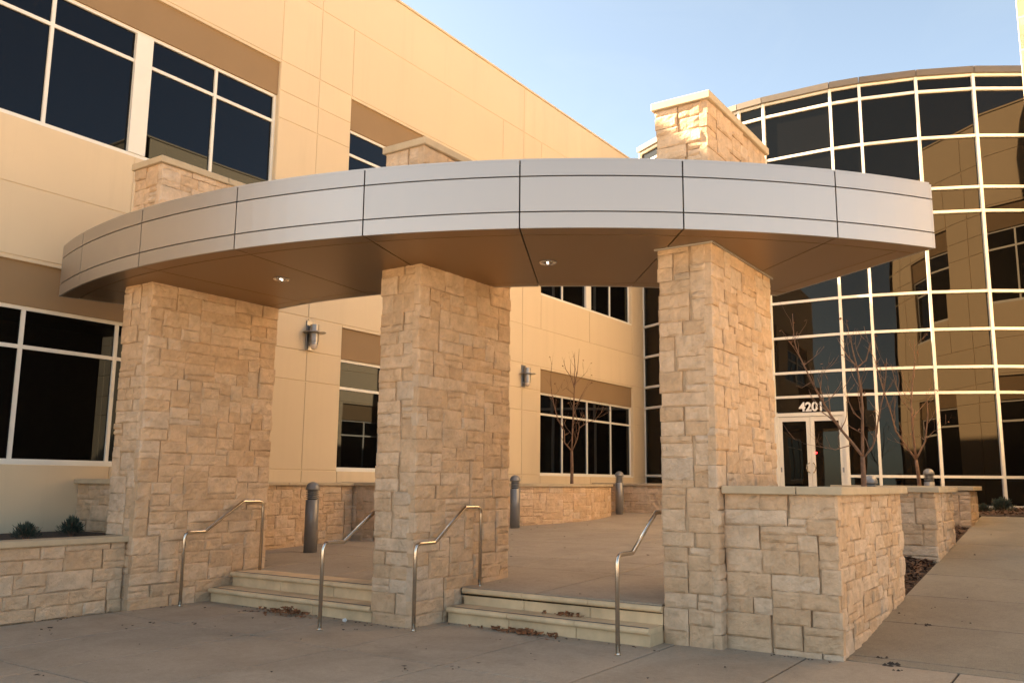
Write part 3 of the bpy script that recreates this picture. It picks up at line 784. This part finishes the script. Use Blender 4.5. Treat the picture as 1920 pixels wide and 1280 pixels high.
# ------------------------------------------------------------------ wall sconces
def sconce(x, z, label):
    y = YW; t = thing('wall_sconce', (x, y, z-.3), label, 'wall light', 'grey wall sconces on the office wing')
    mb = MB(); mb.box(x-.085, x+.085, y-.035, y-.002, z-.29, z+.29); mb.build('back_plate', M['sconce'], t, bevel=.006)
    mb = MB(); mb.lathe((x, y-.155, z-.13), [(.085, 0), (.085, .33), (.08, .335)], 20); mb.build('body', M['sconce'], t, smooth=False)
    mb = MB(); mb.box(x-.03, x+.03, y-.10, y-.035, z-.2, z-.15); mb.box(x-.03, x+.03, y-.10, y-.035, z+.12, z+.17); mb.build('bracket', M['sconce'], t)
    mb = MB(); mb.lathe((x, y-.155, z+.05), [(.09, -.004), (.20, -.012), (.22, -.006), (.22, .006), (.09, .012)], 28); mb.build('shade_ring', M['sconce'], t)
    mb = MB(); mb.lathe((x, y-.155, z-.28), [(.03, 0), (.06, .03), (.07, .08), (.07, .1)], 18); mb.build('lens', M['sconceglass'], t, smooth=True)
    mb = MB(); mb.lathe((x, y-.155, z-.19), [(.078, 0), (.078, .055)], 18); mb.build('collar', M['sconce'], t)
sconce(11.53, 4.35, 'grey wall sconce between the left and middle pillars')
sconce(19.04, 4.36, 'grey wall sconce above the curved planter')

# ------------------------------------------------------------------ bare trees
def tree(D, trunk, limbs, label, seed, r0, twig=1.0, leaves=16, zbase=1.4):
    rg = random.Random(seed)
    def bp(x, y, dd=0.0): return on_dist(x, y, D+dd)
    base = bp(*trunk[0]); ground = Vector((base.x, base.y, zbase))
    t = thing('bare_tree', ground, label, 'tree', 'bare young trees')
    tr = MB(); pts = [ground]+[bp(*q) for q in trunk]
    tr.tube(pts, [r0*1.15]+[r0*(1-.12*i) for i in range(len(trunk))], 10); tr.build('trunk', M['bark'], t, smooth=True)
    br = MB(); tips = []
    for li, (pl, ra, spread) in enumerate(limbs):
        ds = rg.uniform(-spread, spread); pts = []
        for i, q in enumerate(pl):
            fr = i/(len(pl)-1); pts.append(bp(q[0], q[1], ds*fr)+Vector((rg.uniform(-1, 1), rg.uniform(-1, 1), rg.uniform(-1, 1)))*(.012 if i else 0))
        n = len(pts); fine = []
        for i in range(n-1):
            for k in range(3): fine.append(pts[i].lerp(pts[i+1], k/3))
        fine.append(pts[-1]); m_ = len(fine)
        rr = [ra*(1-.82*i/(m_-1)) for i in range(m_)]
        rr = [q*.95 for q in rr]; br.tube(fine, rr, 7)
        for i in range(2, m_-1):
            if rg.random() < .55*twig:
                dirn = (fine[i]-fine[i-1]).normalized()
                side = Vector((rg.uniform(-1, 1), rg.uniform(-1, 1), rg.uniform(-.1, .9))).normalized()
                L = rg.uniform(.18, .55)*twig; p = fine[i]; tw = [p]; d = (dirn*.6+side).normalized()
                for k in range(5):
                    d = (d+Vector((rg.uniform(-.3, .3), rg.uniform(-.3, .3), rg.uniform(-.1, .35)))).normalized(); tw.append(tw[-1]+d*L/5)
                br.tube(tw, [min(rr[i]*.55, .009)*(1-.15*k) for k in range(6)], 5)
                tips.append(tw[-1]); tips.append(tw[3])
                if rg.random() < .6:
                    p = tw[2]; d2 = (d+Vector((rg.uniform(-1, 1), rg.uniform(-1, 1), .3))).normalized()
                    br.tube([p, p+d2*L*.25, p+d2*L*.45+Vector((0, 0, .03))], [.004, .003, .002], 4); tips.append(p+d2*L*.45)
        tips.append(fine[-2])
    br.build('branches', M['bark'], t, smooth=True)
    lf = MB()
    for _ in range(leaves):
        p = rg.choice(tips); a = rg.uniform(0, 6.3); l = rg.uniform(.03, .06); dz = rg.uniform(-.05, .0)
        dx, dy = math.cos(a)*l, math.sin(a)*l
        lf.poly([(p.x, p.y, p.z), (p.x+dx*.5-dy*.4, p.y+dy*.5+dx*.4, p.z+dz*.5), (p.x+dx, p.y+dy, p.z+dz), (p.x+dx*.5+dy*.4, p.y+dy*.5-dx*.4, p.z+dz*.6+.01)])
    tag(lf.build('leaves', M['leafdry'], t), kind='stuff')
    return t
def c7(l): return [(1430+x/2.909, 520+y/2.909) for x, y in l]
def c6(l): return [(940+x/3.2, 520+y/3.2) for x, y in l]
def c8(l): return [(1680+x/2.783, 520+y/2.783) for x, y in l]
tree(13.5, c7([(553, 1140), (549, 1060), (545, 975)]), [
    (c7([(545, 975), (500, 915), (430, 830), (370, 750), (310, 650), (265, 570), (235, 510), (200, 420), (175, 350), (165, 195)]), .026, .3),
    (c7([(545, 975), (548, 850), (545, 700), (530, 560), (515, 490), (490, 400), (475, 310)]), .027, .2),
    (c7([(515, 490), (560, 450), (585, 380), (590, 350)]), .013, .2), (c7([(515, 490), (460, 420), (405, 330)]), .013, .2),
    (c7([(553, 980), (600, 920), (625, 850), (635, 760), (655, 640), (675, 520), (680, 440)]), .018, .4),
    (c7([(478, 915), (400, 935), (320, 925), (220, 910)]), .009, .2), (c7([(310, 650), (325, 560), (330, 500)]), .009, .2),
    (c7([(265, 570), (210, 600), (180, 590)]), .007, .2), (c7([(545, 780), (500, 740), (470, 680), (455, 610)]), .009, .3), (c7([(370, 750), (360, 660), (345, 600)]), .008, .2)],
    'larger bare tree before the glass doors, behind the nearest low wall', 41, .042, 1.15, 34)
tree(18.2, c8([(122, 1080), (114, 1010), (105, 950)]), [
    (c8([(105, 950), (60, 890), (0, 800), (-30, 690), (-70, 570), (-110, 430), (-140, 360)]), .024, .3),
    (c8([(105, 950), (88, 800), (80, 650), (90, 540), (98, 430), (98, 325)]), .026, .3),
    (c8([(105, 950), (150, 850), (165, 720), (160, 640), (155, 600)]), .022, .3), (c8([(80, 740), (130, 680), (190, 610)]), .010, .2), (c8([(80, 700), (30, 640), (0, 560), (-20, 470)]), .011, .3),
    (c8([(160, 840), (200, 800), (240, 790)]), .008, .2), (c8([(40, 870), (10, 860), (-30, 810)]), .007, .2)],
    'smaller bare tree behind the second low wall, right of the larger tree', 42, .040, 1.1, 18)
tree(22.8, c6([(423, 1238), (424, 1130), (422, 1040)]), [
    (c6([(422, 1040), (380, 990), (375, 920), (340, 850), (315, 760), (302, 690), (298, 600), (300, 515)]), .020, .3),
    (c6([(422, 1040), (426, 900), (435, 760), (435, 660), (420, 600), (385, 550), (375, 500)]), .024, .2),
    (c6([(435, 660), (440, 560), (437, 460)]), .014, .2), (c6([(440, 645), (455, 560), (465, 425)]), .016, .2), (c6([(418, 600), (416, 540), (416, 480)]), .01, .2),
    (c6([(425, 1040), (455, 970), (470, 900), (510, 870), (560, 855), (600, 810), (615, 760)]), .015, .3), (c6([(470, 900), (452, 840), (440, 780)]), .012, .2),
    (c6([(445, 780), (490, 690), (530, 610)]), .010, .3), (c6([(440, 640), (480, 600), (520, 560)]), .009, .2), (c6([(435, 700), (390, 660), (365, 680)]), .008, .2)],
    'thin bare tree in the curved planter before the office windows', 43, .044, 1.2, 34)

# ------------------------------------------------------------------ shrubs
def shrub(x, y, z, rx, h, label, seed, group):
    rg = random.Random(seed); t = thing('round_shrub', (x, y, z), label, 'shrub', group)
    mb = MB()
    for _ in range(1500):
        a = rg.uniform(0, 2*math.pi); e = rg.uniform(.05, 1.0)**.7*math.pi/2; rr = rg.uniform(.45, 1.0)*(1+.25*noise.noise(Vector((math.cos(a)*2, math.sin(a)*2, e*2+seed))))
        d = Vector((math.cos(a)*math.cos(e)*rx, math.sin(a)*math.cos(e)*rx, math.sin(e)*h))
        p = Vector((x, y, z))+d*rr*.8; q = p+(d.normalized()+Vector((rg.uniform(-.4, .4), rg.uniform(-.4, .4), rg.uniform(0, .5))))*rg.uniform(.03, .065)*(h/.28)
        sd_ = Vector((rg.uniform(-1, 1), rg.uniform(-1, 1), rg.uniform(-.3, .3))).normalized()*.007*(h/.28)
        mid = (p+q)/2
        mb.poly([p, mid+sd_, q, mid-sd_])
    mb.build('foliage', M['shrub'], t)
    st = MB()
    for k in range(9):
        a = k*.7; st.tube([(x, y, z-.03), (x+math.cos(a)*rx*.3, y+math.sin(a)*rx*.3, z+h*.4), (x+math.cos(a)*rx*.62, y+math.sin(a)*rx*.62, z+h*.72)], [.009, .006, .003], 5)
    st.build('stems', M['bark'], t)
GS = 'dark shrubs in the left planter'
shrub(5.80, 11.25, .83,   .21, .22, 'round dark shrub in the left planter, farther from the stone wall', 51, GS)
shrub(6.52, 11.5, .83,  .19, .26, 'dark shrub in the left planter close against the short stone wall', 52, GS)
shrub(5.12, 11.0, .82, .13, .12, 'tiny low shrub at the left end of the planter', 53, GS)
GS2 = 'dark shrubs below the curved glass'
shrub(22.6, 2.05, 1.03, .34, .34, 'dark round shrub below the glass at the far right', 54, GS2)
shrub(21.6, 2.32, 1.03, .20, .22, 'small dark shrub beside the end of the farthest low wall', 55, GS2)

# ------------------------------------------------------------------ leaves and litter
def leaf_patch(name, cx, cy, zf, sx, sy, n, hmax, mat, label, cat, seed, group=None, size=.035):
    rg = random.Random(seed); mb = MB()
    for _ in range(n):
        x, y = rg.gauss(cx, sx), rg.gauss(cy, sy); k = math.exp(-((x-cx)/sx/1.3)**2-((y-cy)/sy/1.3)**2)
        z = zf(x, y)+.004+rg.uniform(0, hmax)*k; a = rg.uniform(0, 6.3); l = rg.uniform(.5, 1.2)*size; c_ = rg.uniform(.0, .03)*(hmax > .02)+.004
        dx, dy = math.cos(a)*l, math.sin(a)*l
        mb.poly([(x-dx, y-dy, z+c_), (x-dy*.45, y+dx*.45, z), (x+dx, y+dy, z+c_*rg.uniform(.3, 1.6))]); mb.poly([(x-dx, y-dy, z+c_), (x+dx, y+dy, z+c_), (x+dy*.45, y-dx*.45, z+.001)])
    return single(mb, name, mat, label, cat, group, 'stuff')
flat = lambda x, y: 0.0
GP = 'piles of brown leaves at the steps'
leaf_patch('leaf_pile', 7.47, 8.30, flat, .07, .22, 120, .09, M['leafdry'], 'brown leaf pile at the foot of the left stairs', 'leaf pile', 61, GP)
leaf_patch('leaf_pile', 8.09, 5.35, flat, .05, .22, 120, .04, M['leafdry'], 'brown leaf strip at the foot of the right stairs', 'leaf pile', 62, GP)
leaf_patch('leaf_pile', 8.42, 4.93, lambda x, y: .175, .025, .13, 46, .04, M['leafdry'], 'small brown leaf clump lying on the lower right step', 'leaf pile', 63, GP, .026)
leaf_patch('leaf_pile', 8.42, 3.98, lambda x, y: .0, .04, .03, 40, .08, M['leafdark'], 'dark leaf wad in the corner between right stairs and pillar', 'leaf pile', 64, GP, .026)
rg = random.Random(70); mb = MB()
def fleaf(mb, x, y, z, l):
    a = rg.uniform(0, 6.3); dx, dy = math.cos(a)*l, math.sin(a)*l; c_ = rg.uniform(.003, .014)
    mb.poly([(x-dx, y-dy, z+c_), (x-dy*.5, y+dx*.5, z+.002), (x+dx, y+dy, z+c_)]); mb.poly([(x-dx, y-dy, z+c_), (x+dx, y+dy, z+c_), (x+dy*.5, y-dx*.5, z+.002)])
def gpt(x, y, z=0.0):
    d = ray(x, y); return CAM+d*((z-CAM.z)/d.z)
for zx, zy, n in ((80, 912, 3), (75, 920, 4), (163, 913, 3), (28, 953, 4), (30, 963, 2), (113, 985, 3), (115, 992, 2), (98, 1033, 3), (85, 1043, 2), (90, 1062, 2), (70, 1275, 4), (230, 915, 1), (285, 1002, 3), (288, 1003, 1), (365, 1008, 2), (460, 943, 6), (445, 947, 3), (490, 937, 3), (492, 944, 2), (352, 1005, 1), (236, 1016, 2), (232, 1035, 1), (390, 925, 2)):
    X_, Y_ = (zx, 850+(zy-850)*1.0) if zy < 1280 and False else (zx, zy)
    yy = 1130+(zy-900)*.36 if zy < 1280 else 1276
    p = gpt(zx+rg.uniform(-3, 3), yy)
    for _ in range(n): fleaf(mb, p.x+rg.gauss(0, .035), p.y+rg.gauss(0, .05), 0.0, rg.uniform(.014, .032))
for zx, zy, n in ((660, 1180, 3), (690, 1172, 3), (748, 1130, 1), (760, 1257, 3), (860, 1251, 2), (940, 1200, 2), (905, 1240, 1), (760, 1247, 1), (1228, 1220, 2), (1000, 1238, 1), (640, 1170, 2), (560, 1140, 2), (1357, 1250, 1)):
    p = gpt(zx, zy)
    for _ in range(n): fleaf(mb, p.x+rg.gauss(0, .03), p.y+rg.gauss(0, .04), 0.0, rg.uniform(.012, .03))
for a_, b_, n_ in (((7.60, 7.2), (7.60, 10.0), 26), ((8.14, 4.0), (8.14, 6.4), 26), ((3.5, 10.14), (6.4, 10.14), 22), ((6.5, 10.03), (7.6, 10.03), 8), ((8.55, 2.2), (8.60, 3.2), 14), ((7.58, 6.5), (7.58, 7.1), 9)):
    for _ in range(n_):
        f_ = rg.random(); fleaf(mb, a_[0]+(b_[0]-a_[0])*f_-abs(rg.gauss(0, .03))*(abs(b_[0]-a_[0]) < .5), a_[1]+(b_[1]-a_[1])*f_-abs(rg.gauss(0, .03))*(abs(b_[1]-a_[1]) < .5), 0.0, rg.uniform(.006, .02))
for _ in range(46):
    p = Vector((rg.uniform(4.0, 8.0), rg.uniform(2.4, 10), 0)); fleaf(mb, p.x, p.y, 0.0, rg.uniform(.007, .018))
tag(mb.build('scattered_leaves', M['leafdark']), 'dark dry leaves scattered over the front pavement', 'leaves', None, 'stuff')
mb = MB()
for _ in range(70):
    x, y = rg.uniform(8.7, 20), rg.uniform(4.2, 11); fleaf(mb, x, y, plaza_z(x, y), rg.uniform(.015, .035))
tag(mb.build('scattered_leaves', M['leafdark']), 'dark dry leaves scattered over the raised courtyard floor', 'leaves', None, 'stuff')
mb = MB()
for px, py, n, s_ in ((1672, 1246, 7, .03), (1656, 1234, 4, .02), (1728, 1171, 2, .02), (1744, 1172, 3, .02), (1819, 1167, 2, .015), (1692, 1150, 2, .015), (1744, 1138, 2, .014), (1800, 1118, 1, .02), (1833, 1040, 1, .02), (1861, 1002, 1, .02), (1680, 1255, 3, .02)):
    d = ray(px, py); tt = (-.0917*8.75-1.6)/(d.z-.0917*d.x); p = CAM+d*tt
    if p.x < 8.75: p = gpt(px, py)
    for _ in range(n):
        q = p+Vector((rg.gauss(0, .03), rg.gauss(0, .04), 0)); r_ = s_*rg.uniform(.5, 1.1)
        b = len(mb.v)
        zz = ramp_z(q.x)
        for k in range(6): a = k*math.pi/3; mb.v.append((q.x+r_*math.cos(a)*rg.uniform(.7, 1.2), q.y+r_*math.sin(a)*rg.uniform(.7, 1.2), zz+.001))
        mb.v.append((q.x, q.y, zz+r_*.8))
        for k in range(6): mb.f.append((b+k, b+(k+1) % 6, b+6))
tag(mb.build('dirt_clods', M['soil']), 'dark dirt clods scattered on the rising walkway', 'dirt', None, 'stuff')
mb = MB(); p = gpt(646, 1165)
bm = bmesh.new(); bmesh.ops.create_icosphere(bm, subdivisions=2, radius=.026)
for v in bm.verts: v.co *= 1+.35*noise.noise(v.co*60)
mb.v = [(p.x+v.co.x, p.y+v.co.y, .02+v.co.z*.8) for v in bm.verts]; mb.f = [tuple(v.index for v in f.verts) for f in bm.faces]; bm.free()
single(mb, 'paper_ball', M['paper'], 'crumpled white paper on the pavement beside the middle pillar', 'litter')
